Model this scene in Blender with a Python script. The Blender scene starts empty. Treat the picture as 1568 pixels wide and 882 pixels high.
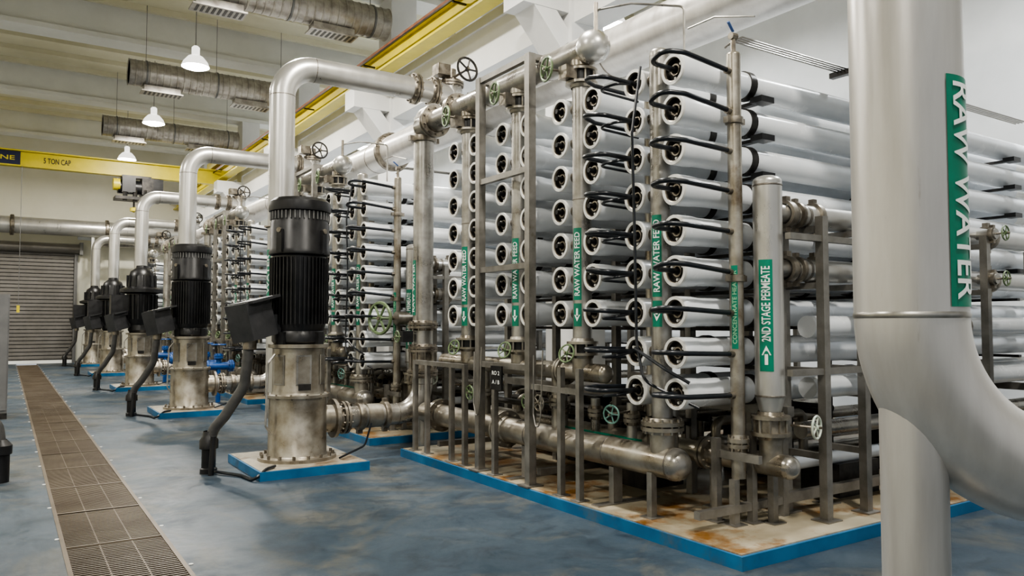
import bpy, math, random
from mathutils import Vector, Matrix, Quaternion
random.seed(4)
scene = bpy.context.scene
PI = math.pi

# ------------------------------------------------------------------ materials
def mk(name, c1, c2=None, scale=3.0, metallic=0.0, rough=0.5, rough2=None, bump=0.0,
       stretch=(1,1,1), c3=None, t3=0.62, lo=0.35, hi=0.65, scale3=None, emit=None, detail=6):
    m = bpy.data.materials.new(name); m.use_nodes = True
    nt = m.node_tree; N = nt.nodes; L = nt.links
    b = N["Principled BSDF"]
    b.inputs["Metallic"].default_value = metallic
    b.inputs["Roughness"].default_value = rough
    b.inputs["Base Color"].default_value = (*c1, 1)
    if emit:
        b.inputs["Emission Color"].default_value = (*emit[0], 1)
        b.inputs["Emission Strength"].default_value = emit[1]
    if c2 is not None:
        tc = N.new("ShaderNodeTexCoord"); mp = N.new("ShaderNodeMapping")
        mp.inputs["Scale"].default_value = stretch
        L.new(tc.outputs["Object"], mp.inputs["Vector"])
        n = N.new("ShaderNodeTexNoise"); n.inputs["Scale"].default_value = scale
        n.inputs["Detail"].default_value = detail; n.inputs["Roughness"].default_value = 0.62
        L.new(mp.outputs[0], n.inputs["Vector"])
        cr = N.new("ShaderNodeValToRGB")
        cr.color_ramp.elements[0].position = lo; cr.color_ramp.elements[1].position = hi
        cr.color_ramp.elements[0].color = (*c1, 1); cr.color_ramp.elements[1].color = (*c2, 1)
        L.new(n.outputs["Fac"], cr.inputs["Fac"])
        out = cr.outputs["Color"]
        if c3 is not None:
            n3 = N.new("ShaderNodeTexNoise"); n3.inputs["Scale"].default_value = scale3 or scale*0.45
            n3.inputs["Detail"].default_value = 8; n3.inputs["Roughness"].default_value = 0.7
            L.new(mp.outputs[0], n3.inputs["Vector"])
            r3 = N.new("ShaderNodeValToRGB")
            r3.color_ramp.elements[0].position = t3; r3.color_ramp.elements[1].position = t3+0.12
            L.new(n3.outputs["Fac"], r3.inputs["Fac"])
            mx = N.new("ShaderNodeMix"); mx.data_type = 'RGBA'
            L.new(r3.outputs["Color"], mx.inputs["Factor"])
            L.new(out, mx.inputs["A"]); mx.inputs["B"].default_value = (*c3, 1)
            out = mx.outputs["Result"]
        L.new(out, b.inputs["Base Color"])
        if rough2 is not None:
            mr = N.new("ShaderNodeMapRange")
            mr.inputs["From Min"].default_value = lo; mr.inputs["From Max"].default_value = hi
            mr.inputs["To Min"].default_value = rough; mr.inputs["To Max"].default_value = rough2
            L.new(n.outputs["Fac"], mr.inputs["Value"]); L.new(mr.outputs[0], b.inputs["Roughness"])
        if bump:
            bp = N.new("ShaderNodeBump"); bp.inputs["Strength"].default_value = bump
            bp.inputs["Distance"].default_value = 0.02
            L.new(n.outputs["Fac"], bp.inputs["Height"]); L.new(bp.outputs[0], b.inputs["Normal"])
    return m

STEEL = mk("stainless_steel_weathered", (0.25,0.235,0.21), (0.45,0.435,0.405), 4, 0.8, 0.25, 0.4, 0.04, c3=(0.18,0.14,0.09), t3=0.63)
STEELL = mk("stainless_pipe_light", (0.44,0.43,0.405), (0.54,0.53,0.505), 3.0, 0.7, 0.27, 0.38, 0.02, stretch=(1,1,0.3), c3=(0.25,0.225,0.185), t3=0.66, scale3=3.6)
BIGP = mk("large_raw_water_pipe_steel", (0.50,0.48,0.455), (0.60,0.585,0.56), 7.0, 0.6, 0.3, 0.4, 0.02, stretch=(1,1,0.12), c3=(0.30,0.27,0.225), t3=0.64, scale3=9)
BRASSY = mk("stainless_stained_brown", (0.22,0.19,0.145), (0.41,0.385,0.335), 4, 0.8, 0.26, 0.45, 0.05, c3=(0.14,0.09,0.045), t3=0.6)
WELD = mk("weld_seam", (0.15,0.13,0.11), (0.28,0.26,0.23), 20, 0.8, 0.4)
FLANGE = mk("flange_steel", (0.15,0.13,0.105), (0.33,0.30,0.25), 9, 0.85, 0.3, 0.5, 0.05, c3=(0.12,0.07,0.035), t3=0.62)
DARKST = mk("dark_steel", (0.02,0.02,0.02), (0.06,0.055,0.05), 8, 0.6, 0.4)
FRAME = mk("frame_stainless_box_section", (0.21,0.20,0.18), (0.33,0.315,0.29), 5, 0.75, 0.34, 0.48, 0.03, c3=(0.16,0.12,0.075), t3=0.63)
WHITE = mk("vessel_white_fibreglass", (0.68,0.71,0.74), (0.76,0.78,0.80), 3, 0.0, 0.2, 0.28)
WHITE2 = mk("vessel_rim_white", (0.66,0.65,0.61), (0.78,0.78,0.75), 8, 0.0, 0.4)
CAP = mk("vessel_end_plate", (0.012,0.012,0.013), (0.05,0.045,0.04), 14, 0.4, 0.4)
BLACK = mk("black_motor_paint", (0.006,0.006,0.007), (0.016,0.016,0.017), 6, 0.1, 0.3, 0.42)
HOSE = mk("black_rubber_hose", (0.006,0.008,0.012), (0.014,0.017,0.022), 10, 0.0, 0.3)
CONDUIT = mk("grey_flex_conduit", (0.045,0.045,0.045), (0.08,0.078,0.075), 8, 0.0, 0.45)
BOXG = mk("junction_box_charcoal", (0.032,0.033,0.036), (0.055,0.055,0.058), 5, 0.3, 0.4)
GREEN = mk("green_label", (0.0,0.155,0.09), (0.0,0.19,0.115), 10, 0.0, 0.4)
TXT = mk("white_lettering", (0.82,0.84,0.82), None, rough=0.5)
BLACKTXT = mk("black_lettering", (0.01,0.01,0.02), None, rough=0.5)
WHEELG = mk("green_handwheel_paint", (0.10,0.15,0.07), (0.17,0.23,0.12), 10, 0.1, 0.4)
WHEELC = mk("cyan_handwheel_paint", (0.10,0.22,0.19), (0.16,0.28,0.24), 10, 0.1, 0.4)
WHEELW = mk("pale_handwheel_paint", (0.42,0.50,0.42), (0.6,0.62,0.54), 10, 0.1, 0.4)
YEL = mk("crane_yellow_paint", (0.50,0.41,0.012), (0.60,0.50,0.03), 2, 0.0, 0.4, c3=(0.22,0.17,0.03), t3=0.66)
NAVY = mk("navy_sign", (0.004,0.008,0.04), None, rough=0.4)
RUST = mk("rusty_rail", (0.16,0.05,0.02), (0.24,0.10,0.05), 5, 0.3, 0.6)
WALL = mk("painted_wall", (0.68,0.66,0.55), (0.76,0.74,0.64), 0.5, 0.0, 0.7)
WALLW = mk("white_painted_concrete", (0.64,0.64,0.63), (0.73,0.73,0.72), 0.8, 0.0, 0.55, c3=(0.52,0.52,0.50), t3=0.66)
CEIL = mk("ceiling_cream", (0.56,0.53,0.39), (0.66,0.63,0.49), 0.5, 0.0, 0.8)
BEAMC = mk("ceiling_beam_paint", (0.62,0.62,0.58), (0.70,0.70,0.66), 0.8, 0.0, 0.6)
DUCT = mk("galvanised_duct", (0.27,0.25,0.225), (0.47,0.445,0.41), 5, 0.65, 0.3, 0.45, c3=(0.20,0.17,0.14), t3=0.62, scale3=4)
BLUE = mk("pad_blue_paint", (0.008,0.095,0.22), (0.02,0.145,0.30), 3, 0.0, 0.4, c3=(0.06,0.10,0.13), t3=0.58)
PADTOP = mk("pad_concrete_stained", (0.27,0.225,0.15), (0.42,0.375,0.28), 3.0, 0.0, 0.3, 0.55, 0.05, c3=(0.20,0.095,0.022), t3=0.49, scale3=1.7)
PADTOP2 = mk("pump_pad_top", (0.22,0.19,0.14), (0.38,0.36,0.30), 3, 0.0, 0.5, c3=(0.13,0.08,0.04), t3=0.52)
GRATE = mk("trench_grating_bars", (0.07,0.050,0.030), (0.125,0.10,0.07), 1.5, 0.3, 0.45)
DARK = mk("trench_dark", (0.012,0.011,0.009), None, rough=0.8)
DOORM = mk("roll_door_steel", (0.15,0.142,0.13), (0.19,0.18,0.167), 2, 0.3, 0.45)
CAB = mk("cabinet_grey", (0.13,0.13,0.13), (0.17,0.17,0.168), 2, 0.2, 0.4)
BLUEEQ = mk("equipment_blue_paint", (0.005,0.05,0.20), (0.015,0.09,0.30), 5, 0.0, 0.35)
TEAL = mk("teal_label", (0.25,0.50,0.30), None, rough=0.4)
LAMPM = mk("lamp_bulb_glow", (1,1,1), None, emit=((1.0,0.97,0.9), 60))
ALU = mk("lamp_aluminium", (0.6,0.6,0.6), (0.7,0.7,0.7), 5, 0.6, 0.3, emit=((1.0,0.97,0.9), 1.6))

def floor_mat():
    m = bpy.data.materials.new("blue_epoxy_floor"); m.use_nodes = True
    nt = m.node_tree; N = nt.nodes; L = nt.links; b = N["Principled BSDF"]
    tc = N.new("ShaderNodeTexCoord")
    def noise(s, d=8, r=0.6, dist=0.0):
        n = N.new("ShaderNodeTexNoise"); n.inputs["Scale"].default_value = s
        n.inputs["Detail"].default_value = d; n.inputs["Roughness"].default_value = r
        n.inputs["Distortion"].default_value = dist
        L.new(tc.outputs["Object"], n.inputs["Vector"]); return n
    def ramp(n, p0, p1, c0, c1):
        r = N.new("ShaderNodeValToRGB"); e = r.color_ramp.elements
        e[0].position = p0; e[1].position = p1; e[0].color = (*c0,1); e[1].color = (*c1,1)
        L.new(n.outputs["Fac"], r.inputs["Fac"]); return r
    def mix(f, a, bcol):
        x = N.new("ShaderNodeMix"); x.data_type = 'RGBA'
        L.new(f, x.inputs["Factor"]); L.new(a, x.inputs["A"])
        if isinstance(bcol, tuple): x.inputs["B"].default_value = (*bcol, 1)
        else: L.new(bcol, x.inputs["B"])
        return x.outputs["Result"]
    base = ramp(noise(0.9, 9, 0.65, 0.5), 0.35, 0.68, (0.024,0.040,0.058), (0.046,0.066,0.086))
    st = ramp(noise(0.75, 10, 0.7, 1.0), 0.49, 0.66, (0,0,0), (0.8,0.8,0.8))
    c = mix(st.outputs["Color"], base.outputs["Color"], (0.105,0.100,0.080))
    dk = ramp(noise(2.6, 10, 0.75, 0.6), 0.50, 0.66, (0,0,0), (0.8,0.8,0.8))
    c = mix(dk.outputs["Color"], c, (0.020,0.029,0.040))
    L.new(c, b.inputs["Base Color"])
    rr = ramp(noise(1.6, 9, 0.7, 0.6), 0.35, 0.66, (0.30,)*3, (0.62,)*3)
    L.new(rr.outputs["Color"], b.inputs["Roughness"])
    b.inputs["Specular IOR Level"].default_value = 0.33
    bp = N.new("ShaderNodeBump"); bp.inputs["Strength"].default_value = 0.15; bp.inputs["Distance"].default_value = 0.02
    L.new(noise(5.0).outputs["Fac"], bp.inputs["Height"]); L.new(bp.outputs[0], b.inputs["Normal"])
    return m
FLOOR = floor_mat()

# ------------------------------------------------------------------ mesh builder
import bmesh
def frame(D):
    D = Vector(D).normalized()
    a = Vector((0,0,1)) if abs(D.z) < 0.9 else Vector((1,0,0))
    U = a.cross(D).normalized(); V = D.cross(U).normalized()
    return D, U, V

_textcache = {}
def text_geo(s):
    if s in _textcache: return _textcache[s]
    cu = bpy.data.curves.new("t", 'FONT'); cu.body = s; cu.resolution_u = 3; cu.offset = 0.014
    ob = bpy.data.objects.new("t", cu); scene.collection.objects.link(ob)
    bpy.context.view_layer.update()
    me = bpy.data.meshes.new_from_object(ob)
    bm = bmesh.new(); bm.from_mesh(me)
    ys=[v.co.y for v in bm.verts]; y0,y1=min(ys),max(ys)
    for k in range(1,8):
        g=bm.verts[:]+bm.edges[:]+bm.faces[:]
        bmesh.ops.bisect_plane(bm, geom=g, plane_co=(0,y0+(y1-y0)*k/8,0), plane_no=(0,1,0))
    bm.to_mesh(me); bm.free()
    vs = [v.co.copy() for v in me.vertices]; fs = [tuple(p.vertices) for p in me.polygons]
    bpy.data.objects.remove(ob); bpy.data.curves.remove(cu); bpy.data.meshes.remove(me)
    x0 = min(v.x for v in vs); x1 = max(v.x for v in vs); y0 = min(v.y for v in vs); y1 = max(v.y for v in vs)
    vs = [((v.x-x0)/(x1-x0), (v.y-y0)/(y1-y0)) for v in vs]
    _textcache[s] = (vs, fs); return _textcache[s]

class MB:
    def __init__(s): s.v=[]; s.f=[]; s.m=[]; s.mats=[]
    def mi(s, mat):
        if mat not in s.mats: s.mats.append(mat)
        return s.mats.index(mat)
    def lathe(s, P, D, prof, mat, seg=24):
        P = Vector(P); D,U,V = frame(D); prev=None; mi0 = s.mi(mat)
        for e in prof:
            r,h = e[0],e[1]; mi = s.mi(e[2]) if len(e)>2 else mi0
            c = P + D*h; b = len(s.v)
            if r < 1e-6: s.v.append(c); ring=[b]
            else:
                for k in range(seg):
                    a = 2*PI*k/seg; s.v.append(c + U*(r*math.cos(a)) + V*(r*math.sin(a)))
                ring = list(range(b,b+seg))
            if prev is not None:
                if len(prev)==1 and len(ring)>1:
                    for k in range(seg): s.f.append((prev[0],ring[k],ring[(k+1)%seg])); s.m.append(mi)
                elif len(ring)==1 and len(prev)>1:
                    for k in range(seg): s.f.append((prev[(k+1)%seg],prev[k],ring[0])); s.m.append(mi)
                elif len(ring)>1:
                    for k in range(seg):
                        s.f.append((prev[k],prev[(k+1)%seg],ring[(k+1)%seg],ring[k])); s.m.append(mi)
            prev = ring
    def cyl(s, P, Q, r, mat, seg=16):
        P=Vector(P); Q=Vector(Q); h=(Q-P).length
        s.lathe(P, Q-P, [(0,0),(r,0),(r,h),(0,h)], mat, seg)
    def domecap(s, P, D, r, mat, depth=0.75, seg=24):
        prof=[(r,0)]+[(r*math.cos(a), r*depth*math.sin(a)) for a in [PI/2*k/6 for k in range(1,6)]]+[(0,r*depth)]
        s.lathe(P, D, prof, mat, seg)
    def tube(s, pts, r, mat, bend=0.0, seg=16, cap=True, weld=None, arc=8):
        pts=[Vector(p) for p in pts]; path=[pts[0]]; welds=[]
        for i in range(1,len(pts)-1):
            a=(pts[i-1]-pts[i]).normalized(); b=(pts[i+1]-pts[i]).normalized()
            ang=a.angle(b)
            if bend<=0 or ang>PI-0.02: path.append(pts[i]); continue
            th=PI-ang; t=bend*math.tan(th/2)
            t=min(t,(pts[i-1]-pts[i]).length*0.499 if i>1 else (pts[i-1]-pts[i]).length*0.98,
                  (pts[i+1]-pts[i]).length*0.499 if i<len(pts)-2 else (pts[i+1]-pts[i]).length*0.98)
            R=t/math.tan(th/2)
            bis=(a+b).normalized(); C=pts[i]+bis*(R/math.cos(th/2))
            s0=pts[i]+a*t; e0=pts[i]+b*t
            ax=(s0-C).cross(e0-C).normalized()
            for k in range(arc+1):
                path.append(C+Quaternion(ax, th*k/arc)@(s0-C))
            welds += [(s0,-a),(e0,b)]
        path.append(pts[-1])
        P=[path[0]]
        for p in path[1:]:
            if (p-P[-1]).length>1e-5: P.append(p)
        mi=s.mi(mat); T0=(P[1]-P[0]).normalized(); _,U,V=frame(T0); prev=None; T=T0
        for i,p in enumerate(P):
            if i==0: t=T0
            elif i==len(P)-1: t=(P[i]-P[i-1]).normalized()
            else: t=((P[i+1]-P[i]).normalized()+(P[i]-P[i-1]).normalized()).normalized()
            q=T.rotation_difference(t); U=q@U; V=q@V; T=t
            b=len(s.v)
            for k in range(seg):
                a=2*PI*k/seg; s.v.append(p+U*(r*math.cos(a))+V*(r*math.sin(a)))
            ring=list(range(b,b+seg))
            if prev:
                for k in range(seg): s.f.append((prev[k],prev[(k+1)%seg],ring[(k+1)%seg],ring[k])); s.m.append(mi)
            elif cap: s.f.append(tuple(reversed(ring))); s.m.append(mi)
            prev=ring
        if cap: s.f.append(tuple(prev)); s.m.append(mi)
        if weld:
            for c,d in welds:
                s.lathe(c-d*0.008, d, [(r*0.99,0),(r*1.015,0.004),(r*1.015,0.012),(r*0.99,0.016)], weld, seg)
    def box(s, c, size, mat, R=None):
        c=Vector(c); hx,hy,hz=[d/2 for d in size]; b=len(s.v)
        for x in (-hx,hx):
            for y in (-hy,hy):
                for z in (-hz,hz):
                    p=Vector((x,y,z)); p = R@p if R else p
                    s.v.append(c+p)
        mi=s.mi(mat)
        for q in [(0,1,3,2),(4,6,7,5),(0,4,5,1),(2,3,7,6),(0,2,6,4),(1,5,7,3)]:
            s.f.append(tuple(b+i for i in q)); s.m.append(mi)
    def b2(s, lo, hi, mat):
        lo=Vector(lo); hi=Vector(hi); s.box((lo+hi)/2, hi-lo, mat)
    def beam(s, p, q, w, h, mat):
        p=Vector(p); q=Vector(q); D,U,V=frame(q-p)
        R=Matrix((U,V,D)).transposed(); s.box((p+q)/2,(w,h,(q-p).length),mat,R)
    def flange(s, P, D, r, mat=None, th=0.03, k=1.55, nb=8, gap=0.012, seg=24):
        mat=mat or FLANGE; P=Vector(P); D,U,V=frame(D); R=r*k
        for sg in (-1,1):
            s.lathe(P+D*(sg*gap*0.5), D*sg, [(r,0),(R,0),(R,th),(r*1.12,th+0.003),(r*1.02,th+0.03),(r,th+0.03)], mat, seg)
        rb=(r+R)*0.5*1.02; br=max(0.008,(R-r)*0.2)
        for i in range(nb):
            a=2*PI*(i+0.5)/nb; c=P+U*(rb*math.cos(a))+V*(rb*math.sin(a))
            s.cyl(c-D*(th+0.03), c+D*(th+0.03), br, mat, 6)
    def coupling(s, P, D, r, mat=None, w=0.06):
        mat=mat or FLANGE; P=Vector(P); D,U,V=frame(D)
        s.lathe(P-D*w/2, D, [(r,0),(r*1.28,0.005),(r*1.3,w*0.3),(r*1.3,w*0.7),(r*1.28,w-0.005),(r,w)], mat, 20)
        for sg in (-1,1): s.box(P+V*(sg*r*1.35),(w*0.8,)*3,mat)
    def wheel(s, C, D, R, mat, stem=0.12, spokes=5):
        C=Vector(C); D,U,V=frame(D); n=22; rr=R*0.11; b=len(s.v); mi=s.mi(mat)
        for i in range(n):
            a=2*PI*i/n; e=U*math.cos(a)+V*math.sin(a)
            for k in range(6):
                t=2*PI*k/6; s.v.append(C+e*(R+rr*math.cos(t))+D*(rr*math.sin(t)))
        for i in range(n):
            for k in range(6):
                s.f.append((b+i*6+k, b+i*6+(k+1)%6, b+((i+1)%n)*6+(k+1)%6, b+((i+1)%n)*6+k)); s.m.append(mi)
        for i in range(spokes):
            a=2*PI*i/spokes; e=U*math.cos(a)+V*math.sin(a)
            s.tube([C, C+e*R], rr*0.75, mat, seg=6)
        s.cyl(C-D*stem, C+D*0.04, max(0.01,R*0.11), FLANGE, 8)
        s.cyl(C-D*0.015, C+D*0.02, R*0.22, mat, 10)
    def label(s, P, r, ang, z0, z1, w, text, up=True, arrow=None, mat=None, tmat=None, margin=0.06, th=0.62):
        mat=mat or GREEN; tmat=tmat or TXT
        a0=math.radians(ang); half=w/2/r; n=12; R=r+0.003; b=len(s.v); mi=s.mi(mat)
        for z in (z0,z1):
            for k in range(n+1):
                a=a0-half+2*half*k/n; s.v.append(Vector((P[0]+R*math.cos(a),P[1]+R*math.sin(a),z)))
        for k in range(n): s.f.append((b+k,b+k+1,b+n+2+k,b+n+1+k)); s.m.append(mi)
        R=r+0.006; ti=s.mi(tmat)
        def put(pts, faces):
            b=len(s.v)
            for (zz,vv) in pts:
                a=a0+vv/r; s.v.append(Vector((P[0]+R*math.cos(a),P[1]+R*math.sin(a),zz)))
            for f in faces: s.f.append(tuple(b+i for i in f)); s.m.append(ti)
        tz0,tz1=z0+margin*(z1-z0),z1-margin*(z1-z0)
        if arrow:
            al=min(0.16,w*1.4)
            if text: az=tz0; tz0=tz0+al+0.03
            else: az=(z0+z1)/2-al/2
            hh=w*0.33; sh=w*0.11
            pts=[(az,-sh),(az,sh),(az+al*0.55,sh),(az+al*0.55,-sh),(az+al*0.5,-hh),(az+al*0.5,hh),(az+al,0)]
            if arrow=='down': pts=[(2*az+al-z,v) for z,v in pts]
            put(pts,[(0,1,2,3),(4,5,6)])
        if text:
            vs,fs=text_geo(text); hgt=w*th
            pts=[]
            for x,y in vs:
                if up: pts.append((tz0+x*(tz1-tz0), -(y-0.5)*hgt))
                else: pts.append((tz1-x*(tz1-tz0), (y-0.5)*hgt))
            put(pts,fs)
    def flattext(s, C, X, Y, w, h, text, mat):
        C=Vector(C); X=Vector(X); Y=Vector(Y); vs,fs=text_geo(text); b=len(s.v); mi=s.mi(mat)
        for x,y in vs: s.v.append(C+X*((x-0.5)*w)+Y*((y-0.5)*h))
        for f in fs: s.f.append(tuple(b+i for i in f)); s.m.append(mi)
    def mesh(s, name, sharp=38):
        me=bpy.data.meshes.new(name); me.from_pydata([tuple(v) for v in s.v],[],s.f)
        for m in s.mats: me.materials.append(m)
        me.polygons.foreach_set("material_index", s.m)
        me.validate()
        bm=bmesh.new(); bm.from_mesh(me); bmesh.ops.recalc_face_normals(bm, faces=bm.faces); bm.to_mesh(me); bm.free()
        me.polygons.foreach_set("use_smooth",[True]*len(me.polygons))
        me.set_sharp_from_angle(angle=math.radians(sharp)); me.update()
        return me

def obj(name, me, parent=None, loc=(0,0,0)):
    o=bpy.data.objects.new(name, me); scene.collection.objects.link(o); o.location=loc
    if parent: o.parent=parent
    return o
def empty(name, loc=(0,0,0)):
    o=bpy.data.objects.new(name,None); scene.collection.objects.link(o); o.location=loc; o.empty_display_size=0.3
    return o

# ------------------------------------------------------------------ room
YF=37.2; ZC=9.7; XL=-8.0; XR=13.5; YN=-9.0
b=MB(); b.b2((XL,YN,-0.3),(0.38,YF,0),FLOOR); b.b2((1.08,YN,-0.3),(XR,YF,0),FLOOR); b.b2((0.38,YN,-0.4),(1.08,YF,-0.3),DARK)
obj("floor", b.mesh("floor"))
b=MB(); b.b2((XL,YN,ZC),(XR,YF,ZC+0.3),CEIL)
for k in range(36): b.b2((XL,YN+1+k*1.27,ZC-0.14),(XR,YN+1.14+k*1.27,ZC),CEIL)
obj("ceiling", b.mesh("ceiling"))
b=MB(); b.b2((XL,YF,0),(-2.3,YF+0.3,ZC),WALL); b.b2((2.4,YF,0),(XR,YF+0.3,ZC),WALL); b.b2((-2.3,YF,4.6),(2.4,YF+0.3,ZC),WALL)
obj("wall_far", b.mesh("wall_far"))
b=MB(); b.b2((XR,YN,0),(XR+0.3,YF,ZC),WALLW); obj("wall_right", b.mesh("wall_right"))
b=MB(); b.b2((XL-0.3,YN,0),(XL,YF,ZC),WALL); obj("wall_left", b.mesh("wall_left"))

# roll-up door
b=MB(); n=30
for k in range(n):
    z=k*4.6/n; h=4.6/n
    b.b2((-2.3,YF+0.10,z),(2.4,YF+0.14,z+h),DARKST); b.b2((-2.3,YF+0.04,z+0.03),(2.4,YF+0.12,z+h-0.005),DOORM)
for x in (-2.42,2.34): b.b2((x,YF-0.08,0),(x+0.12,YF,4.6),CAB)
b.cyl((-2.5,YF-0.25,4.75),(2.5,YF-0.25,4.75),0.2,DOORM,20)
b.b2((-2.55,YF-0.5,4.5),(-2.5,YF,5.0),CAB); b.b2((2.5,YF-0.5,4.5),(2.62,YF,5.0),CAB)
b.b2((-2.3,YF+0.0,0.0),(2.4,YF+0.12,0.12),TXT)
obj("door_1", b.mesh("door_1"))

for i,y in enumerate([2.8,9.15,15.5,21.8,28.1,34.4]):
    b=MB(); b.b2((XL,y-0.22,8.85),(XR,y+0.22,ZC),BEAMC); b.b2((XL,y-0.35,8.75),(XR,y+0.35,8.87),BEAMC)
    obj("ceiling_beam" , b.mesh("ceiling_beam"))
COLY=[9.15,15.5,21.8,28.1,34.4]
for y in COLY:
    b=MB(); b.b2((6.8,y-0.33,0),(7.4,y+0.33,8.75),WALLW)
    b.b2((6.0,y-0.26,6.2),(6.8,y+0.26,6.6),WALLW)
    b.beam((6.78,y,5.75),(6.3,y,6.3),0.5,0.3,WALLW)
    obj("concrete_column", b.mesh("concrete_column"))
ys=[-9.0,8.82,9.48,15.17,15.83,21.47,22.13,27.77,28.43,34.07,34.73,YF]
for a,c in zip(ys[::2],ys[1::2]):
    b=MB(); b.b2((6.85,a,6.05),(7.35,c,6.95),WALLW); b.b2((6.80,a,6.80),(7.40,c,6.97),WALLW)
    obj("concrete_girder", b.mesh("concrete_girder"))
b=MB(); x=6.3
b.b2((x-0.15,YN,7.10),(x+0.15,YF,7.14),YEL); b.b2((x-0.15,YN,6.72),(x+0.15,YF,6.76),YEL); b.b2((x-0.02,YN,6.76),(x+0.02,YF,7.10),YEL)
b.b2((x-0.04,YN,7.14),(x+0.04,YF,7.22),RUST); b.b2((x-0.17,YN,7.085),(x-0.15,YF,7.145),RUST)
b.b2((x-0.30,YN,6.95),(x-0.27,YF,6.98),BLACK)
for k in range(12): b.b2((x-0.27,YN+1+k*3.8,6.93),(x-0.02,YN+1.04+k*3.8,6.96),BLACK)
obj("crane_runway_beam", b.mesh("crane_runway_beam"))

# bridge crane
e=empty("bridge_crane",(0,28.6,0))
b=MB()
b.b2((-7.8,-0.14,7.03),(6.5,0.14,7.07),YEL); b.b2((-7.8,-0.14,6.55),(6.5,0.14,6.59),YEL); b.b2((-7.8,-0.03,6.59),(6.5,0.03,7.03),YEL)
b.b2((-0.9,-0.06,6.6),(0.25,-0.03,7.02),NAVY); b.flattext((-0.4,-0.065,6.81),(1,0,0),(0,0,1),1.0,0.14,"CRANE",YEL)
b.flattext((1.25,-0.04,6.81),(1,0,0),(0,0,1),0.75,0.18,"5 TON CAP",BLACKTXT)
b.b2((6.05,-1.2,7.22),(6.55,1.2,7.47),YEL)
for yy in (-0.95,0.95): b.lathe((6.2,yy,7.39),(1,0,0),[(0,0),(0.14,0),(0.14,0.2),(0,0.2)],DARKST,16)
obj("bridge_girder", b.mesh("bridge_girder"), e)
b=MB()
b.cyl((3.0,0,6.2),(4.1,0,6.2),0.24,BLACK); b.b2((3.1,-0.35,6.0),(3.5,0.3,6.5),BLACK); b.b2((3.7,-0.3,5.95),(4.05,0.35,6.5),DARKST)
b.cyl((2.85,-0.1,6.25),(3.05,-0.1,6.25),0.2,YEL)
for dx in (3.2,3.5,3.8): b.cyl((dx,-0.25,5.7),(dx,-0.25,6.1),0.07,DARKST,8)
b.b2((2.9,-0.38,5.75),(4.3,0.3,5.85),DARKST); b.b2((4.05,-0.3,5.85),(4.35,0.2,6.5),BLACK)
b.b2((3.1,-0.2,6.5),(4.0,0.2,6.58),DARKST)
b.cyl((3.5,0,5.5),(3.5,0,6.2),0.03,DARKST,8); b.lathe((3.5,0,5.35),(0,0,1),[(0,0),(0.12,0.05),(0.12,0.16),(0,0.2)],YEL,12)
b.tube([(0.3,-0.2,6.55),(0.3,-0.2,2.2)],0.009,CAB,seg=6); b.b2((0.26,-0.25,1.98),(0.34,-0.17,2.2),YEL)
obj("hoist_trolley", b.mesh("hoist_trolley"), e)

def duct_mesh():
    b=MB(); r=0.32; prof=[(r-0.02,0.02),(r+0.02,0)]; L=4.15; n=26
    for k in range(n):
        h=L*k/n; prof += [(r,h+0.01),(r,h+L/n-0.03),(r+0.012,h+L/n-0.02),(r+0.012,h+L/n-0.005)]
    prof += [(r+0.02,L),(r-0.02,L)]
    b.lathe((0,0,0),(1,0,0),prof,DUCT,28)
    b.lathe((0,0,0),(1,0,0),[(r-0.02,0.02),(r-0.03,0.3),(0,0.3)],DARKST,28); b.lathe((0,0,0),(1,0,0),[(0,L-0.05),(r-0.02,L-0.05),(r-0.02,L)],DUCT,28)
    for x in (0.75,2.95):
        b.b2((x-0.4,-0.16,-0.44),(x+0.45,0.16,-0.30),DUCT); b.b2((x-0.46,-0.21,-0.47),(x+0.51,0.21,-0.44),DUCT)
        for j in range(9): b.b2((x-0.38+j*0.1,-0.15,-0.475),(x-0.33+j*0.1,0.15,-0.47),DARKST)
    for x in (0.4,2.1,3.8):
        b.cyl((x,0,0.3),(x,0,1.77),0.007,CAB,6); b.lathe((x-0.02,0,0),(1,0,0),[(r,0),(r+0.02,0),(r+0.02,0.04),(r,0.04)],CAB,28)
    return b.mesh("ventilation_duct")
dm=duct_mesh()
for y in (8.55,14.9,21.2,27.45): obj("ventilation_duct",dm,None,(2.4,y,7.93))

def lamp_mesh():
    b=MB()
    b.lathe((0,0,0),(0,0,1),[(0.31,0),(0.315,0.01),(0.27,0.12),(0.17,0.24),(0.09,0.28),(0.09,0.46),(0.05,0.5),(0,0.5)],ALU,24)
    b.lathe((0,0,0),(0,0,1),[(0,-0.06),(0.18,-0.045),(0.295,0.0),(0.30,0.02),(0,0.02)],LAMPM,24)
    b.cyl((0,0,0.5),(0,0,1.98),0.009,CAB,6)
    return b.mesh("high_bay_lamp")
lm=lamp_mesh()
def lamp(x,y,power,col=(1,0.95,0.86),z=7.7):
    o=obj("high_bay_lamp",lm,None,(x,y,z))
    ld=bpy.data.lights.new("lamp_light",'AREA'); ld.shape='DISK'; ld.size=0.5; ld.energy=power; ld.color=col
    lo=bpy.data.objects.new("lamp_light",ld); scene.collection.objects.link(lo); lo.parent=o; lo.location=(0,0,-0.08)
for y in (0.4,6.7,13.0,19.2,25.4,31.6): lamp(3.6,y,470)  # far lamps hang in view, nearer ones added out of view for lighting
for y in (-2.0,6.0,14,22,30): lamp(-3.0,y,430)  # unseen lamp row, added to brighten the hall from the left
for y in (3.9,11.9,18.5,25,31): lamp(10.2,y,440,(0.93,0.97,1.0))  # lamp row added over the second bay to brighten it

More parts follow.
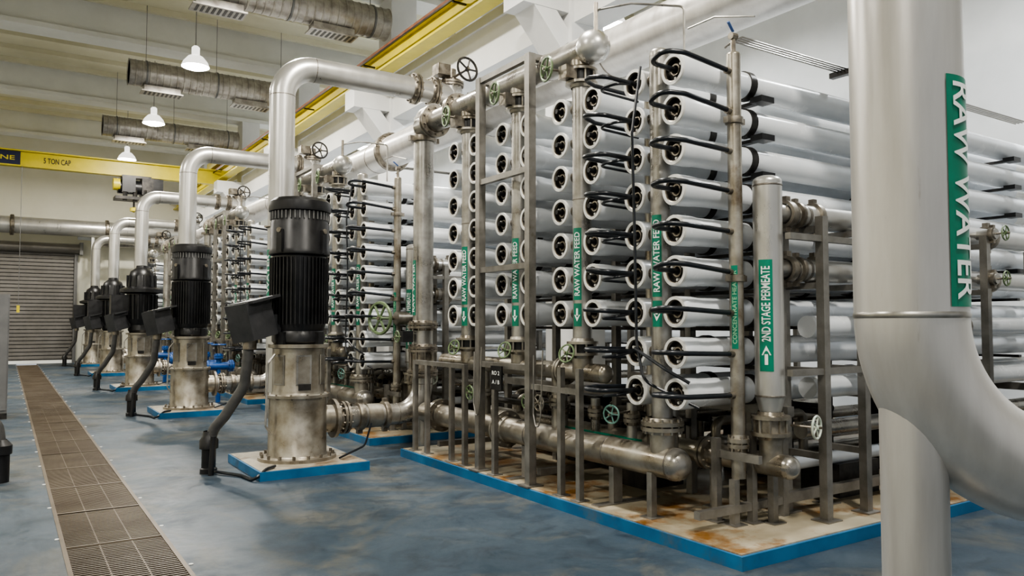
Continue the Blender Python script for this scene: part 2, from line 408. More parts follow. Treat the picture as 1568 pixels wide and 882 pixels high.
# trench grating
b=MB()
y=-3.0
while y<YF-1.2:
    b.b2((0.41,y,-0.03),(1.05,y+0.018,-0.002),GRATE); y+=0.045
for x in (0.38,1.05): b.b2((x,-3,-0.04),(x+0.03,YF-1.2,0.004),GRATE)
for x in (0.62,0.84): b.b2((x,-3,-0.035),(x+0.01,YF-1.2,-0.004),GRATE)
y=-3
while y<YF-1.2:
    b.b2((0.39,y,-0.035),(1.07,y+0.03,0.003),GRATE); b.cyl((0.365,y+0.3,0),(0.365,y+0.3,0.006),0.016,WALLW,8); b.cyl((1.10,y+0.3,0),(1.10,y+0.3,0.006),0.016,WALLW,8); y+=1.2
obj("floor_trench_grating", b.mesh("floor_trench_grating"))

# ------------------------------------------------------------------ RO skid
ROWZ=[1.10+0.319*i for i in range(9)]
HY=[4.575,5.60,6.63,7.68]
COLS=[(4.35,range(9)),(4.80,range(9)),(5.36,range(2,9)),(5.84,range(2,9)),(6.39,range(2,9)),(6.87,range(2,9)),(7.44,range(2,9)),(7.92,range(2,9))]
XE=4.35; XEND=11.0
def vessels():
    b=MB(); R=0.113
    for y,rows in COLS:
        for i in rows:
            z=ROWZ[i]; L=XEND-XE
            prof=[(0,0.06,CAP),(0.045,0.06,CAP),(0.088,0.06,CAP),(0.089,0.02,CAP),(0.090,0.006,FLANGE),(0.096,0.002,FLANGE),(0.097,0.0,WHITE2),(0.121,0.0,WHITE2),(0.123,0.02,WHITE2),(0.122,0.16,WHITE),(R,0.24,WHITE),(R,0.80,WHITE),
                  (R+0.012,0.80,DARKST),(R+0.012,0.87,DARKST),(R,0.87,DARKST),(R,2.9,WHITE),(R+0.012,2.9,DARKST),(R+0.012,2.97,DARKST),(R,2.97,DARKST),(R,L-0.24,WHITE),(0.122,L-0.16,WHITE2),(0.122,L,WHITE2),(0,L,CAP)]
            b.lathe((XE,y,z),(1,0,0),prof,WHITE,28)
            b.cyl((XE-0.035,y,z),(XE+0.06,y,z),0.022,BLACK,10)
            b.lathe((XE+0.03,y,z),(1,0,0),[(0.036,0.03),(0.036,0),(0.048,0.0),(0.048,0.03)],FLANGE,14)
            for k in range(3):
                a=2*PI*k/3+0.5; b.cyl((XE+0.03,y+0.068*math.cos(a),z+0.068*math.sin(a)),(XE+0.06,y+0.068*math.cos(a),z+0.068*math.sin(a)),0.012,WHITE2,6)
    return b.mesh("pressure_vessels")
def hoses():
    b=MB()
    for i in range(9):
        z=ROWZ[i]; j=random.uniform(-0.02,0.02); k=random.uniform(-0.02,0.02)
        b.tube([(XE+0.02,4.35,z),(4.10+j,4.35,z+0.01),(4.06+j,4.16,z+0.03+k),(4.22,4.09,z+0.02+k),(4.76,4.115,z-0.01)],0.020,HOSE,bend=0.09,seg=10,arc=5)
        b.cyl((4.70,4.115,z-0.01),(4.79,4.115,z-0.01),0.027,FLANGE,10)
        b.tube([(XE+0.02,4.80,z),(4.02+j,4.80,z+0.01),(3.97+j,5.02,z+0.03+k),(4.15,5.07,z+0.02),(4.7,5.07,z)],0.019,HOSE,bend=0.09,seg=10,arc=5)
        b.tube([(XE+0.02,4.80,z-0.0),(4.16,4.80,z-0.03),(4.1,4.98,z-0.05),(4.6,5.02,z-0.06)],0.012,HOSE,bend=0.07,seg=8,arc=4)
    b.tube([(4.30,4.66,3.75),(4.22,4.68,3.2),(4.25,4.69,2.4),(4.20,4.62,1.5),(4.16,4.5,1.2),(4.45,4.2,1.0)],0.012,HOSE,bend=0.15,seg=8)
    b.tube([(4.18,4.62,1.45),(4.2,4.3,1.3),(4.3,4.15,1.2)],0.014,HOSE,bend=0.1,seg=8)
    return b.mesh("permeate_hoses")
def headers():
    b=MB(); X=4.43
    for k,hy in enumerate(HY):
        r=0.082 if k==0 else 0.088
        z0=0.80 if k==0 else 1.38; z1=3.86 if k==0 else 3.90
        b.cyl((X,hy,z0),(X,hy,z1),r,STEEL,24)
        if k==0: b.domecap((X,hy,z1),(0,0,1),r,STEEL,0.5)
        for yy in (COLS[2*k][0],COLS[2*k+1][0]):
            for i in COLS[2*k][1]:
                b.cyl((X,hy,ROWZ[i]),(X,yy,ROWZ[i]),0.032,STEEL,10)
                sg=1 if yy>hy else -1
                b.cyl((X,hy+sg*(r+0.01),ROWZ[i]),(X,hy+sg*(r+0.035),ROWZ[i]),0.045,FLANGE,12)
        b.lathe((X,hy,2.78),(0,0,1),[(r,0),(r+0.003,0.002),(r+0.003,0.01),(r,0.012)],WELD)
        if k==0:
            b.flange((X,hy,0.83),(0,0,1),0.115,BRASSY,nb=12,k=1.5,th=0.03)
            b.cyl((X,hy,0.55),(X,hy,0.82),0.10,BRASSY,24)
        else:
            b.flange((X,hy,3.93),(0,0,1),0.098,BRASSY,th=0.022,nb=8,gap=0.10); b.cyl((X,hy,3.88),(X,hy,3.98),0.115,BLACK,20)
            b.cyl((X,hy,3.9),(X,hy,4.12),0.10,BRASSY,24)
            b.wheel((4.13,hy+0.02 if k>1 else hy+0.14,4.0),(-1,0.15,0),0.11,WHEELG,stem=0.18)
            b.box((4.27,hy,3.95),(0.12,0.12,0.12),FLANGE)
            b.flange((X,hy,1.42),(0,0,1),0.095,BRASSY,th=0.022,nb=8,gap=0.08); b.cyl((X,hy,1.38),(X,hy,1.46),0.11,BLACK,20)
            b.cyl((X,hy,1.2),(X,hy,1.4),0.095,BRASSY,24)
            b.wheel((4.2,hy-0.06,1.38),(-1,-0.3,0.3),0.08,WHEELG,stem=0.16)
        b.label((X,hy),r,200,1.86,2.52,0.085,"RAW WATER FEED")
        b.label((X,hy),r,200,1.62,1.83,0.085,"",arrow='down')
    b.cyl((X,5.34,4.17),(X,8.9,4.17),0.130,STEEL,28); b.domecap((X,5.42,4.17),(0,-1,0),0.155,STEELL,1.0); b.lathe((X,5.42,4.17),(0,1,0),[(0.155,0),(0.155,0.04),(0.13,0.1)],STEELL)
    b.flange((X,7.95,4.17),(0,1,0),0.13,nb=10); b.flange((X,8.55,4.17),(0,1,0),0.13,nb=10)
    for yy in (6.1,7.2): b.lathe((X,yy,4.17),(0,1,0),[(0.13,0),(0.134,0.003),(0.134,0.012),(0.13,0.015)],WELD)
    b.cyl((X+0.02,5.30,1.20),(X+0.02,8.3,1.20),0.085,BRASSY,24); b.domecap((X+0.02,5.31,1.20),(0,-1,0),0.085,BRASSY,0.7)
    b.flange((X+0.02,5.9,1.2),(0,1,0),0.085,BRASSY)
    b.cyl((X,4.42,0.54),(X,8.75,0.54),0.125,BRASSY,28); b.domecap((X,4.43,0.54),(0,-1,0),0.130,STEEL,0.9)
    for yy in (4.44,5.2,6.4): b.lathe((X,yy,0.54),(0,1,0),[(0.125,0),(0.13,0.003),(0.13,0.012),(0.125,0.015)],WELD)
    b.flange((X,6.9,0.54),(0,1,0),0.125,BRASSY,nb=10); b.flange((X,8.35,0.54),(0,1,0),0.125,BRASSY,nb=10)
    for yy in (6.0,7.3): b.cyl((X,yy,0.54),(X,yy,1.2),0.05,BRASSY); b.flange((X,yy,0.9),(0,0,1),0.05,BRASSY,nb=6); b.wheel((4.22,yy,0.9),(-1,0,0),0.075,BRASSY if yy<7 else WHEELG,stem=0.18)
    P=(4.79,4.115)
    b.cyl((*P,0.45),(*P,3.78),0.055,BRASSY,18); b.domecap((*P,3.78),(0,0,1),0.055,BRASSY,0.5)
    b.cyl((*P,3.78),(*P,3.93),0.02,FLANGE,8); b.cyl((P[0]-0.03,P[1],3.93),(P[0]+0.03,P[1],3.93),0.03,FLANGE,8); b.beam((P[0],P[1],3.97),(P[0]-0.09,P[1]-0.03,4.02),0.02,0.01,BLUEEQ)
    b.flange((*P,0.72),(0,0,1),0.055,BRASSY,nb=6); b.coupling((*P,3.25),(0,0,1),0.055); b.coupling((*P,2.0),(0,0,1),0.055)
    b.label(P,0.055,205,1.45,2.10,0.05,"CONCENTRATE HEADER",mat=GREEN,tmat=TEAL)
    P=(4.79,5.08); b.cyl((*P,0.45),(*P,3.80),0.045,BRASSY,14)
    P=(4.98,3.96); r=0.112
    b.cyl((*P,1.08),(*P,2.76),r,STEELL,28); b.domecap((*P,2.76),(0,0,1),r,STEELL,0.45)
    b.lathe((*P,0.93),(0,0,1),[(0.08,0),(0.08,0.03),(r,0.15)],STEELL,28)
    for z in (1.08,2.72): b.lathe((*P,z),(0,0,1),[(r,0),(r+0.004,0.003),(r+0.004,0.012),(r,0.015)],WELD,28)
    b.flange((*P,0.86),(0,0,1),0.095,BRASSY,nb=10,gap=0.1,th=0.028); b.cyl((*P,0.80),(*P,0.92),0.12,FLANGE,20)
    b.cyl((*P,0.56),(*P,0.80),0.09,BRASSY,24)
    b.label(P,r,207,1.28,2.14,0.105,"2ND STAGE PERMEATE",arrow='up')
    b.wheel((5.16,3.68,0.86),(0.25,-1,0),0.085,WHEELW,stem=0.2)
    b.cyl((4.98,3.80,0.56),(4.98,8.2,0.56),0.088,BRASSY,24); b.domecap((4.98,3.80,0.56),(0,-1,0),0.092,STEEL,0.9)
    b.flange((4.98,4.6,0.56),(0,1,0),0.088,BRASSY)
    for z in (2.52,2.08):
        b.cyl((5.05,3.96,z),(5.3,3.96,z),0.075,STEEL,20); b.coupling((5.2,3.96,z),(1,0,0),0.085,w=0.07)
        b.coupling((5.32,3.96,z),(1,0,0),0.085,w=0.05)
        b.cyl((5.3,3.96,z),(9.2,3.96,z),0.092,STEELL,24); b.coupling((5.55,3.96,z),(1,0,0),0.092,w=0.06)
        b.lathe((5.4,3.96,z),(1,0,0),[(0.0925,0),(0.095,0.0),(0.095,0.03),(0.0925,0.03)],WELD)
        b.coupling((7.7,3.96,z),(1,0,0),0.095,w=0.07); b.coupling((8.4,3.96,z),(1,0,0),0.095,w=0.07)
        b.cyl((8.05,3.96,z),(8.05,3.70,z),0.05,STEEL,14); b.coupling((8.05,3.74,z),(0,1,0),0.052,w=0.05); b.wheel((8.05,3.62,z),(0,-1,0),0.07,WHEELG,stem=0.1)
    for z in (1.62,1.12): b.cyl((5.5,4.0,z),(10.2,4.0,z),0.09,WHITE,20); b.coupling((7.9,4.0,z),(1,0,0),0.095)
    for k in range(4): b.tube([(4.8,4.1+0.035*k,3.90-0.01*k),(4.95,4.16+0.035*k,3.97),(9.8,4.16+0.035*k,3.97)],0.009,FRAME,seg=6)
    b.box((6.4,4.22,3.95),(0.06,0.25,0.05),DARKST)
    b.tube([(4.43,5.4,4.28),(4.40,5.35,4.48),(4.6,5.1,4.5),(4.9,4.75,4.42),(4.9,4.75,3.4)],0.011,STEEL,seg=6,bend=0.05)
    b.cyl((4.40,5.35,4.25),(4.40,5.35,4.55),0.02,FLANGE,8)
    b.tube([(4.85,3.95,4.05),(4.79,4.3,4.15),(4.79,4.6,4.15)],0.009,STEEL,seg=6)
    return b.mesh("header_piping")
def skidframe():
    b=MB(); X=4.22; t=0.08
    ya,yb=6.14,7.08
    for y in (ya,yb): b.b2((X-t/2,y-t/2,0.1),(X+t/2,y+t/2,4.28),FRAME)
    for z in (4.25,3.15,2.21,1.22): b.b2((X-0.028,ya,z-0.028),(X+0.028,yb,z+0.028),FRAME)
    for y in (ya,yb):
        for z in (4.25,1.22): b.b2((X,y-0.03,z-0.03),(4.9,y+0.03,z+0.03),FRAME)
    for y in (ya,yb): b.b2((X-0.09,y-0.09,0.1),(X+0.09,y+0.09,0.115),FRAME)
    for y,z in ((8.62,1.2),(8.3,1.2),(7.7,1.2),(7.4,1.2),(6.78,1.2),(5.65,1.25),(5.38,1.25)):
        b.b2((X-0.026,y-0.026,0.1),(X+0.026,y+0.026,z),FRAME); b.b2((X-0.06,y-0.06,0.1),(X+0.06,y+0.06,0.112),FRAME)
    b.b2((X-0.025,7.4,1.15),(X+0.025,8.62,1.2),FRAME); b.b2((X-0.025,5.38,1.02),(X+0.025,6.14,1.07),FRAME)
    for y in (5.15,6.5): b.b2((4.38,y-0.03,0.1),(4.48,y+0.03,0.42),FRAME); b.b2((4.2,y-0.05,0.1),(4.9,y+0.05,0.115),FRAME)
    for (x,y,z) in ((4.35,4.62,0.46),(4.70,4.26,0.75),(4.72,4.10,0.45),(4.9,4.08,0.8),(5.02,3.98,0.5),(5.3,4.15,0.5),(5.05,4.6,0.5),(5.4,4.5,0.9)):
        b.b2((x-0.028,y-0.028,0.1),(x+0.028,y+0.028,z),FRAME); b.b2((x-0.07,y-0.07,0.1),(x+0.07,y+0.07,0.112),FRAME)
    b.b2((4.70,3.85,0.60),(4.74,4.3,0.66),FRAME)
    for (x,y,z) in ((5.42,3.79,2.50),(5.95,3.79,2.52),(5.42,4.16,2.50),(5.95,4.16,2.52),(8.0,3.79,2.5),(8.0,4.16,2.5)):
        b.b2((x-0.035,y-0.035,0.1),(x+0.035,y+0.035,z),FRAME); b.b2((x-0.09,y-0.08,0.1),(x+0.09,y+0.08,0.115),FRAME)
    for z in (1.27,2.32): b.b2((5.0,3.765,z-0.025),(6.0,3.815,z+0.025),FRAME)
    for x in (5.42,5.95,8.0):
        for z in (0.6,1.27,1.95,2.4): b.b2((x-0.025,3.79,z-0.025),(x+0.025,4.16,z+0.025),FRAME)
    for x in (5.28,7.32,9.6):
        for y in (4.09,5.08,6.115,7.155,8.17): b.b2((x-0.035,y-0.035,0.1),(x+0.035,y+0.035,3.82 if y>4.5 else 2.45),FRAME)
        for i in range(9):
            y1=8.17 if i>=2 else 5.08
            b.b2((x-0.03,4.20,ROWZ[i]-0.155),(x+0.03,y1,ROWZ[i]-0.125),DARKST)
        for i in (8,7,6,5,4):
            b.b2((x-0.10,4.16,ROWZ[i]-0.165),(x+0.06,4.28,ROWZ[i]-0.115),BLACK)
        b.b2((x-0.04,4.0,0.9),(x+0.04,8.2,0.98),FRAME)
    for y in (4.09,6.115,8.17): b.b2((5.28,y-0.03,0.2),(9.6,y+0.03,0.28),FRAME); b.b2((4.3,y-0.03,0.2),(5.3,y+0.03,0.26),FRAME)
    b.b2((4.13,6.52,0.98),(4.15,6.72,1.22),BLACK); b.flattext((4.127,6.62,1.15),(0,-1,0),(0,0,1),0.14,0.04,"RO 2",TXT); b.flattext((4.127,6.62,1.06),(0,-1,0),(0,0,1),0.14,0.04,"A / B",TXT)
    for y in (6.95,5.85): b.tube([(4.16,y,1.4),(4.15,y+0.02,0.8),(4.15,y+0.08,0.62),(4.15,y+0.14,0.8),(4.16,y+0.15,1.35)],0.007,FRAME,bend=0.05,seg=5)
    return b.mesh("support_frame")
def clutter():
    b=MB(); rnd=random.Random(9)
    for k in range(7):
        y=4.7+k*0.55; x=4.95+rnd.random()*0.5
        b.tube([(x,y,0.45),(x,y,0.8),(x+1.2,y,0.8),(x+1.2,y,0.3)],0.035+rnd.random()*0.02,BRASSY,bend=0.08,seg=12)
        b.flange((x+0.4,y,0.8),(1,0,0),0.05,nb=6)
    for k in range(4):
        y=5.0+k*0.9; b.cyl((5.3,y,0.55),(9.8,y,0.55),0.07,STEEL,16); b.cyl((5.1,y+0.3,0.3),(9.8,y+0.3,0.3),0.05,STEEL,12)
        b.coupling((5.5,y,0.55),(1,0,0),0.075)
    for y in (5.05,6.3): b.wheel((4.3,y,0.88),(-1,-0.3,0),0.075,WHEELG if y>6 else WHEELC,stem=0.3)
    b.b2((5.0,5.4,0.1),(5.5,5.9,0.5),DARKST); b.b2((6.2,4.2,0.1),(6.8,4.6,0.4),DARKST)
    for (x,y) in ((5.4,6.6),(5.5,7.4),(6.4,5.2),(7.8,4.5)): b.b2((x,y,0.1),(x+0.5,y+0.5,0.85),DARKST)
    for k in range(8): b.cyl((4.9+0.35*k,4.95+0.1*(k%3),0.75),(4.9+0.35*k,8.0,0.75),0.035,DARKST,8)
    b.cyl((5.6,4.3,0.45),(10,4.3,0.45),0.06,WHITE,14); b.cyl((5.6,4.15,0.75),(10,4.15,0.75),0.07,STEEL,14)
    for k in range(4):
        y=4.65+k*0.5; b.cyl((4.62,y,0.54),(4.62,y,0.95),0.045,STEEL,12); b.flange((4.62,y,0.82),(0,0,1),0.048,nb=6)
    b.b2((4.56,5.0,0.60),(4.60,6.2,0.65),GREEN)
    return b.mesh("lower_pipework")
def riser():
    b=MB(); X,Y=4.47,8.93; r=0.13
    b.tube([(3.32,Y,0.52),(X,Y,0.52),(X,Y,4.3)],r,STEEL,bend=0.36,seg=28,weld=WELD)
    b.flange((3.42,Y,0.52),(1,0,0),r,nb=12,k=1.5); b.coupling((3.62,Y,0.52),(1,0,0),r,w=0.08); b.coupling((3.95,Y,0.52),(1,0,0),r,w=0.07)
    b.cyl((3.7,Y,0.52),(3.88,Y,0.52),r*1.12,BRASSY,24)
    b.flange((X,Y,1.02),(0,0,1),r,nb=12,k=1.5); b.flange((X,Y,1.32),(0,0,1),r,nb=12,k=1.45); b.flange((X,Y,1.62),(0,0,1),r,nb=12,k=1.5)
    b.cyl((X,Y,1.05),(X,Y,1.3),r*1.25,FLANGE,20); 
    for k in range(10):
        a=2*PI*k/10; b.cyl((X+0.17*math.cos(a),Y+0.17*math.sin(a),1.0),(X+0.17*math.cos(a),Y+0.17*math.sin(a),1.35),0.012,FLANGE,6)
    b.box((X-0.24,Y+0.0,1.48),(0.14,0.14,0.14),BLACK); b.wheel((X-0.36,Y,1.48),(-1,0,0),0.07,WHEELG,stem=0.12)
    b.coupling((X,Y,4.02),(0,0,1),r,w=0.08)
    b.tube([(X,Y,4.15),(X,Y,4.3),(X,Y-0.3,4.3)],r,STEEL,seg=20,bend=0.1)
    b.label((X,Y),r,178,1.75,2.45,0.09,"RAW WATER")
    b.cyl((X,Y,0.0),(X,Y,0.45),0.06,STEEL,14)
    return b.mesh("discharge_riser")
def padm():
    b=MB(); 
    b.b2((4.13,3.53,0.0),(11.4,8.85,0.095),BLUE); b.b2((4.155,3.555,0.095),(11.37,8.82,0.104),PADTOP)
    return b.mesh("concrete_pad")

vm,hm,hdm,fm,cm,rm,pm=vessels(),hoses(),headers(),skidframe(),clutter(),riser(),padm()
def bigvalve():
    b=MB(); b.wheel((4.45,3.95,1.72),(-1,-0.35,0),0.22,WHEELG,stem=0.35,spokes=6); b.cyl((4.7,3.95,1.72),(4.98,3.96,1.72),0.1,FLANGE,16)
    return b.mesh("large_handwheel")
bv=bigvalve()
PITCH=6.3
for s in range(5):
    e=empty("reverse_osmosis_skid",(0,PITCH*s,0))
    for nme,me in (("pressure_vessels",vm),("permeate_hoses",hm),("header_piping",hdm),("support_frame",fm),("lower_pipework",cm),("discharge_riser",rm),("concrete_pad",pm)):
        obj(nme,me,e)
    if s>0: obj("large_handwheel",bv,e)

# ------------------------------------------------------------------ pumps
def ribs(b,c,r,z0,z1,n,depth,mat,w=0.012):
    for k in range(n):
        a=2*PI*k/n; R=Matrix.Rotation(a,3,'Z')
        b.box(Vector(c)+R@Vector((r+depth/2,0,(z0+z1)/2)),(depth,w,z1-z0),mat,R)
def pump_head(b):
    prof=[(0,0.10),(0.44,0.10),(0.44,0.135),(0.345,0.14),(0.33,0.16),(0.325,0.80),(0.36,0.805),(0.36,0.835),(0.30,0.84),(0.288,0.87),(0.288,1.36),(0.34,1.37),(0.34,1.41),(0,1.41)]
    b.lathe((0,0,0),(0,0,1),prof,BRASSY,36)
    for k in range(16):
        a=2*PI*k/16; b.cyl((0.40*math.cos(a),0.40*math.sin(a),0.13),(0.40*math.cos(a),0.40*math.sin(a),0.175),0.018,FLANGE,6)
    for k in range(12):
        a=2*PI*k/12; b.cyl((0.345*math.cos(a),0.345*math.sin(a),0.79),(0.345*math.cos(a),0.345*math.sin(a),0.85),0.012,FLANGE,6)
    for ang in (205,265,325):
        a=math.radians(ang); R=Matrix.Rotation(a,3,'Z')
        b.box(R@Vector((0.284,0,1.12)),(0.012,0.17,0.34),STEEL,R); b.box(R@Vector((0.288,0,1.12)),(0.01,0.13,0.30),BRASSY,R)
    a=math.radians(265); R=Matrix.Rotation(a,3,'Z'); b.box(R@Vector((0.328,0,0.93)),(0.008,0.14,0.07),DARKST,R)
    b.cyl((0.2,0.03,0.52),(0.42,0.03,0.52),0.16,BRASSY,24); b.lathe((0.42,0.03,0.52),(1,0,0),[(0.16,0),(0.23,0.0),(0.23,0.04),(0.12,0.04)],FLANGE,24)
    b.tube([(0.13,0.2,0.5),(0.13,1.2,0.5)],0.16,STEEL,seg=20); b.flange((0.13,0.55,0.5),(0,1,0),0.162,nb=12,k=1.4)
    b.tube([(-0.30,-0.1,1.3),(-0.38,-0.12,1.2),(-0.4,-0.12,0.5),(-0.33,-0.1,0.4)],0.012,STEEL,bend=0.05,seg=6)
def pump_motorA():
    b=MB()
    prof=[(0,1.41,BLACK),(0.27,1.41),(0.30,1.44),(0.30,1.52),(0.28,1.56),(0.30,1.62),(0.30,2.42),(0.345,2.44),(0.35,2.47),(0.335,2.50),(0.335,2.80),(0.32,2.83),(0.32,2.93),(0.35,2.94),(0.355,2.97),(0.345,3.05),(0.30,3.09),(0.10,3.10),(0,3.10)]
    b.lathe((0,0,0),(0,0,1),prof,BLACK,40)
    ribs(b,(0,0,0),0.295,1.64,2.40,44,0.04,BLACK)
    ribs(b,(0,0,0),0.315,2.84,2.93,40,0.022,CAB,0.012)
    for a in (215,300,30,120):
        R=Matrix.Rotation(math.radians(a),3,'Z'); b.box(R@Vector((0.35,0,2.58)),(0.05,0.07,0.26),BLACK,R); b.cyl(R@Vector((0.36,0,2.70)),R@Vector((0.385,0,2.70)),0.03,FLANGE,8)
        b.box(R@Vector((0.30,0,1.48)),(0.07,0.09,0.14),BLACK,R)
    pump_head(b)
    return b.mesh("motor_and_head")
def pump_motorB():
    b=MB()
    prof=[(0,1.41),(0.26,1.41),(0.30,1.48),(0.28,1.60),(0.34,1.7),(0.34,2.38),(0.50,2.42),(0.50,2.50),(0.33,2.56),(0.31,2.80),(0.26,2.95),(0.14,3.04),(0.13,3.10),(0,3.12)]
    b.lathe((0,0,0),(0,0,1),prof,BLACK,32); ribs(b,(0,0,0),0.335,1.75,2.36,20,0.05,BLACK,0.03)
    ribs(b,(0,0,0),0.28,2.56,2.85,12,0.07,BLACK,0.02)
    b.box((-0.5,0.0,2.1),(0.4,0.4,0.5),BLACK)
    pump_head(b)
    return b.mesh("motor_and_head_domed")
def pump_cond():
    b=MB()
    R=Matrix.Rotation(math.radians(-14),3,'Y')@Matrix.Rotation(math.radians(25),3,'Z')
    b.box((-0.56,-0.08,1.68),(0.34,0.36,0.42),BOXG,R); b.box((-0.53,-0.08,1.90),(0.40,0.42,0.03),BOXG,R)
    b.b2((-0.4,-0.15,1.55),(-0.25,0.0,1.75),BLACK)
    pts=[(-0.58,-0.1,1.5),(-0.60,-0.08,1.2),(-0.62,-0.05,0.95),(-0.80,0.05,0.62),(-0.90,0.12,0.48),(-0.94,0.15,0.30)]
    b.tube(pts,0.058,CONDUIT,bend=0.25,seg=14,arc=6)
    b.lathe((-0.94,0.15,0.0),(0,0,1),[(0,0),(0.09,0),(0.09,0.05),(0.075,0.06),(0.075,0.26),(0.10,0.27),(0.10,0.36),(0.07,0.40),(0.06,0.46)],BLACK,18)
    b.cyl((-0.95,-0.02,0.0),(-0.93,-0.02,0.42),0.03,BLACK,10)
    b.cyl((-0.58,-0.1,1.36),(-0.575,-0.1,1.5),0.075,FLANGE,12)
    b.tube([(0.36,-0.4,0.12),(0.75,-0.2,0.2),(0.85,-0.15,0.45)],0.012,HOSE,bend=0.1,seg=6)
    b.tube([(-0.4,-0.5,0.12),(-0.52,-0.62,0.12),(-0.66,-0.66,0.02),(-0.7,-0.3,0.02),(-0.94,0.1,0.03)],0.018,HOSE,bend=0.08,seg=8)
    return b.mesh("junction_box_and_conduit")
def pump_pad():
    b=MB(); b.b2((-0.60,-0.66,0),(0.62,0.72,0.095),BLUE); b.b2((-0.58,-0.64,0.095),(0.60,0.70,0.10),PADTOP2)
    return b.mesh("pump_pad")
def suction():
    b=MB(); r=0.165
    b.tube([(0.13,0.95,0.5),(0.13,1.2,0.5),(0.13,1.2,5.06),(2.72,1.2,5.06)],r,STEELL,bend=0.42,seg=30,weld=WELD,arc=10)
    b.flange((2.05,1.2,5.06),(1,0,0),r,nb=12,k=1.35); b.flange((2.35,1.2,5.06),(1,0,0),r,nb=12,k=1.35)
    b.coupling((0.13,1.2,2.9),(0,0,1),r*0.9,w=0.03)
    b.cyl((2.65,1.2,4.6),(2.65,1.2,5.22),0.17,STEEL,24); b.flange((2.65,1.2,5.22),(0,0,1),0.15,nb=10,k=1.3)
    b.cyl((2.65,1.2,5.25),(2.65,1.2,5.45),0.08,FLANGE,14); b.box((2.45,1.12,5.38),(0.2,0.2,0.16),FLANGE)
    b.wheel((2.66,0.72,5.33),(0.1,-1,0.1),0.17,DARKST,stem=0.45,spokes=5)
    b.label((0.13,1.2),r,190,1.6,2.6,0.10,"RAW WATER")
    return b.mesh("suction_line")
mA,mB_,mc,mp_,ms=pump_motorA(),pump_motorB(),pump_cond(),pump_pad(),suction()
for s in range(5):
    e=empty("vertical_turbine_pump",(2.85,8.9+PITCH*s,0))
    obj("motor_and_head", mA if s<2 else mB_, e); obj("junction_box_and_conduit",mc,e); obj("pump_pad",mp_,e)
    o=obj("suction_line",ms,e)

# ------------------------------------------------------------------ raw water main
b=MB(); X=5.55; Z=4.62; r=0.27
b.cyl((X,-6,Z),(X,34.6,Z),r,BIGP,36)
for y in (0.5,3.3,6.4,9.6,12.9,15.9,19.2,22.2,25.5,28.5,32): b.lathe((X,y,Z),(0,1,0),[(r,0),(r+0.006,0.004),(r+0.006,0.016),(r,0.02)],WELD,36)
for y in (12.3,18.6,24.9,31.2): b.flange((X,y,Z),(0,1,0),r,nb=16,k=1.25,th=0.035)
for y in COLY[:-1]:
    b.b2((X-0.32,y-0.06,Z-0.36),(6.80,y+0.06,Z-0.26),FRAME)
    for dx in (-0.3,0.3): b.cyl((X+dx,y,Z-0.3),(X+dx,y,Z+0.2),0.012,DARKST,6)
obj("raw_water_main_pipe", b.mesh("raw_water_main_pipe"))
b=MB(); b.cyl((-7.5,35.9,5.5),(6.4,35.9,5.5),0.33,STEELL,28)
for x in (-3,0.1,3.4): b.flange((x,35.9,5.5),(1,0,0),0.33,nb=14,k=1.25,th=0.04)
b.tube([(3.2,36.4,5.0),(9,36.4,5.0)],0.16,DUCT,seg=18)
b.b2((2.85,35.85,0),(2.95,35.95,5.2),WALLW); b.b2((-6,35.85,0),(-5.9,35.95,5.2),WALLW)
b.tube([(3.0,36.6,4.3),(3.0,36.6,5.2),(2.4,36.6,5.2)],0.1,WHITE,bend=0.2)
obj("cross_header_pipe", b.mesh("cross_header_pipe"))

# ------------------------------------------------------------------ foreground raw water pipe with elbow
b=MB(); P=Vector((2.91,1.655,0)); r=0.2
dx=Vector((math.cos(math.radians(-30)),math.sin(math.radians(-30)),0)); zc=1.68-0.61
b.tube([P+Vector((0,0,6.0)),P+Vector((0,0,zc)),P+dx*3.2+Vector((0,0,zc))],r,BIGP,bend=0.61,seg=56,weld=WELD,arc=22)
b.cyl(P+Vector((0.0,0,0.02)),P+Vector((0,0,1.35)),0.118,BIGP,36)
b.lathe(P,(0,0,1),[(0,0),(0.22,0),(0.22,0.025),(0.118,0.03)],FLANGE,28)
b.lathe(P+Vector((0,0,1.68)),(0,0,1),[(r,-0.012),(r+0.003,-0.006),(r+0.004,0),(r+0.003,0.006),(r,0.012)],STEEL,56)
b.label((P.x,P.y),r,275,1.71,2.56,0.17,"RAW WATER",up=False,margin=0.03,th=0.68)
obj("raw_water_pipe", b.mesh("raw_water_pipe"))

# ------------------------------------------------------------------ right background
e=empty("instrument_stand",(8.35,3.35,0))
b=MB(); b.b2((-0.03,-0.03,0),(0.03,0.03,1.75),FRAME); b.b2((-0.15,-0.15,1.10),(0.15,-0.03,1.48),BLUEEQ); b.b2((-0.13,-0.16,1.18),(0.0,-0.15,1.42),TXT); b.b2((-0.2,-0.1,1.6),(0.1,0,1.72),BLUEEQ)
b.tube([(0,-0.09,1.1),(0,-0.09,0.6),(0.2,0,0.02)],0.012,HOSE,bend=0.1,seg=6)
obj("transmitter",b.mesh("transmitter"),e)
b=MB(); b.lathe((9.0,3.3,0),(0,0,1),[(0,0),(0.16,0),(0.16,1.85),(0.12,1.93),(0,1.95)],CAB,24); b.cyl((9.0,3.3,1.9),(9.0,3.3,2.1),0.04,FLANGE,10); obj("filter_housing",b.mesh("filter_housing"))
b=MB(); 
for k in range(115): 
    z=0.02+k*0.06; b.box((7.6,3.1,z),(0.018,0.007,0.045) if k%2 else (0.007,0.018,0.045),DARKST)
obj("hoist_chain",b.mesh("hoist_chain"))

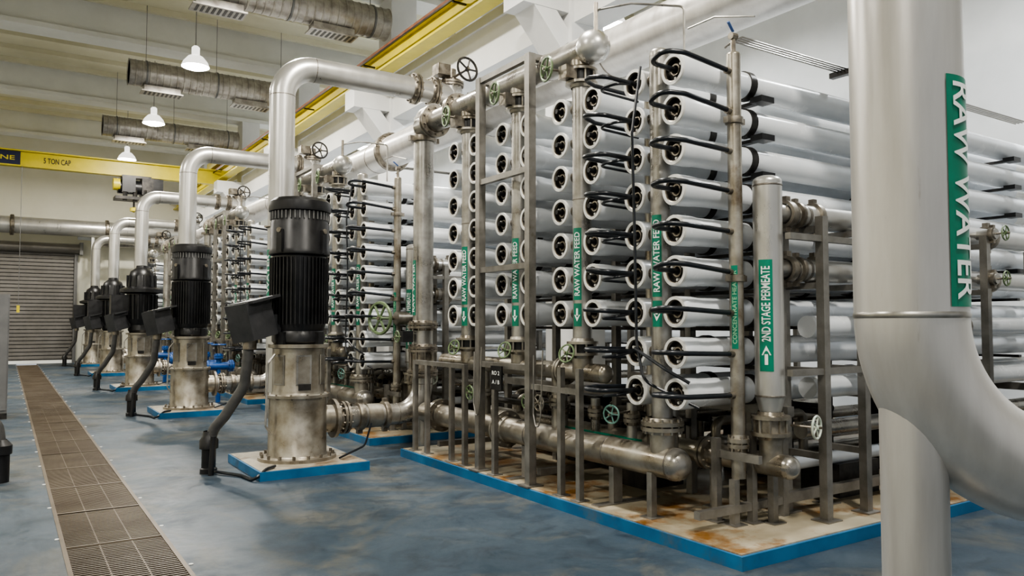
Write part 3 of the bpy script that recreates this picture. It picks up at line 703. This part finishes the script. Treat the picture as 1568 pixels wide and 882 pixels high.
b=MB(); y=16.0; b.b2((-1.2,y,0.1),(0.05,y+0.7,2.15),CAB); b.b2((-1.18,y-0.02,0.15),(-0.6,y,2.1),CAB); b.b2((-0.57,y-0.02,0.15),(0.03,y,2.1),CAB); b.b2((-1.2,y,0),(0.05,y+0.7,0.1),DARKST)
b.box((-0.5,y-0.03,1.2),(0.03,0.02,0.2),BLACK); obj("control_cabinet",b.mesh("control_cabinet"))
b=MB(); b.lathe((-0.02,9.7,0),(0,0,1),[(0,0),(0.09,0),(0.09,0.28),(0.11,0.29),(0.11,0.38),(0.06,0.44)],BLACK,16); b.tube([(-0.02,9.7,0.4),(-0.05,9.7,0.62),(-0.5,9.7,0.9)],0.055,CONDUIT,bend=0.2,seg=12)
obj("floor_conduit",b.mesh("floor_conduit"))

for (x,y) in ((3.75,17.0),(3.75,18.2),(3.75,20.9),(3.75,23.5)):
    b=MB(); b.cyl((0,0,0),(0,0,0.95),0.05,BLUEEQ,12); b.flange((0,0,0.95),(0,0,1),0.06,BLUEEQ,nb=6); b.cyl((-0.25,0,0.75),(0.25,0,0.75),0.08,BLUEEQ,16)
    b.flange((-0.25,0,0.75),(1,0,0),0.08,BLUEEQ,nb=8); b.flange((0.25,0,0.75),(1,0,0),0.08,BLUEEQ,nb=8); b.wheel((0,0,1.2),(0,0,1),0.14,BLUEEQ,stem=0.22)
    obj("blue_gate_valve",b.mesh("blue_gate_valve"),None,(x,y,0))

# ------------------------------------------------------------------ world & camera
w=bpy.data.worlds.new("world"); scene.world=w; w.use_nodes=True
w.node_tree.nodes["Background"].inputs[0].default_value=(0.92,0.96,1.0,1); w.node_tree.nodes["Background"].inputs[1].default_value=0.5
try: scene.view_settings.look='AgX - Medium High Contrast'
except Exception as ex: print(ex)
cam=bpy.data.cameras.new("camera"); co=bpy.data.objects.new("camera",cam); scene.collection.objects.link(co)
cam.sensor_width=36; cam.sensor_fit='HORIZONTAL'; cam.lens=36*1185/1568; cam.clip_end=200
co.location=(0,0,1.65); co.rotation_euler=(math.radians(92.6),0,math.radians(-33.15)); scene.camera=co
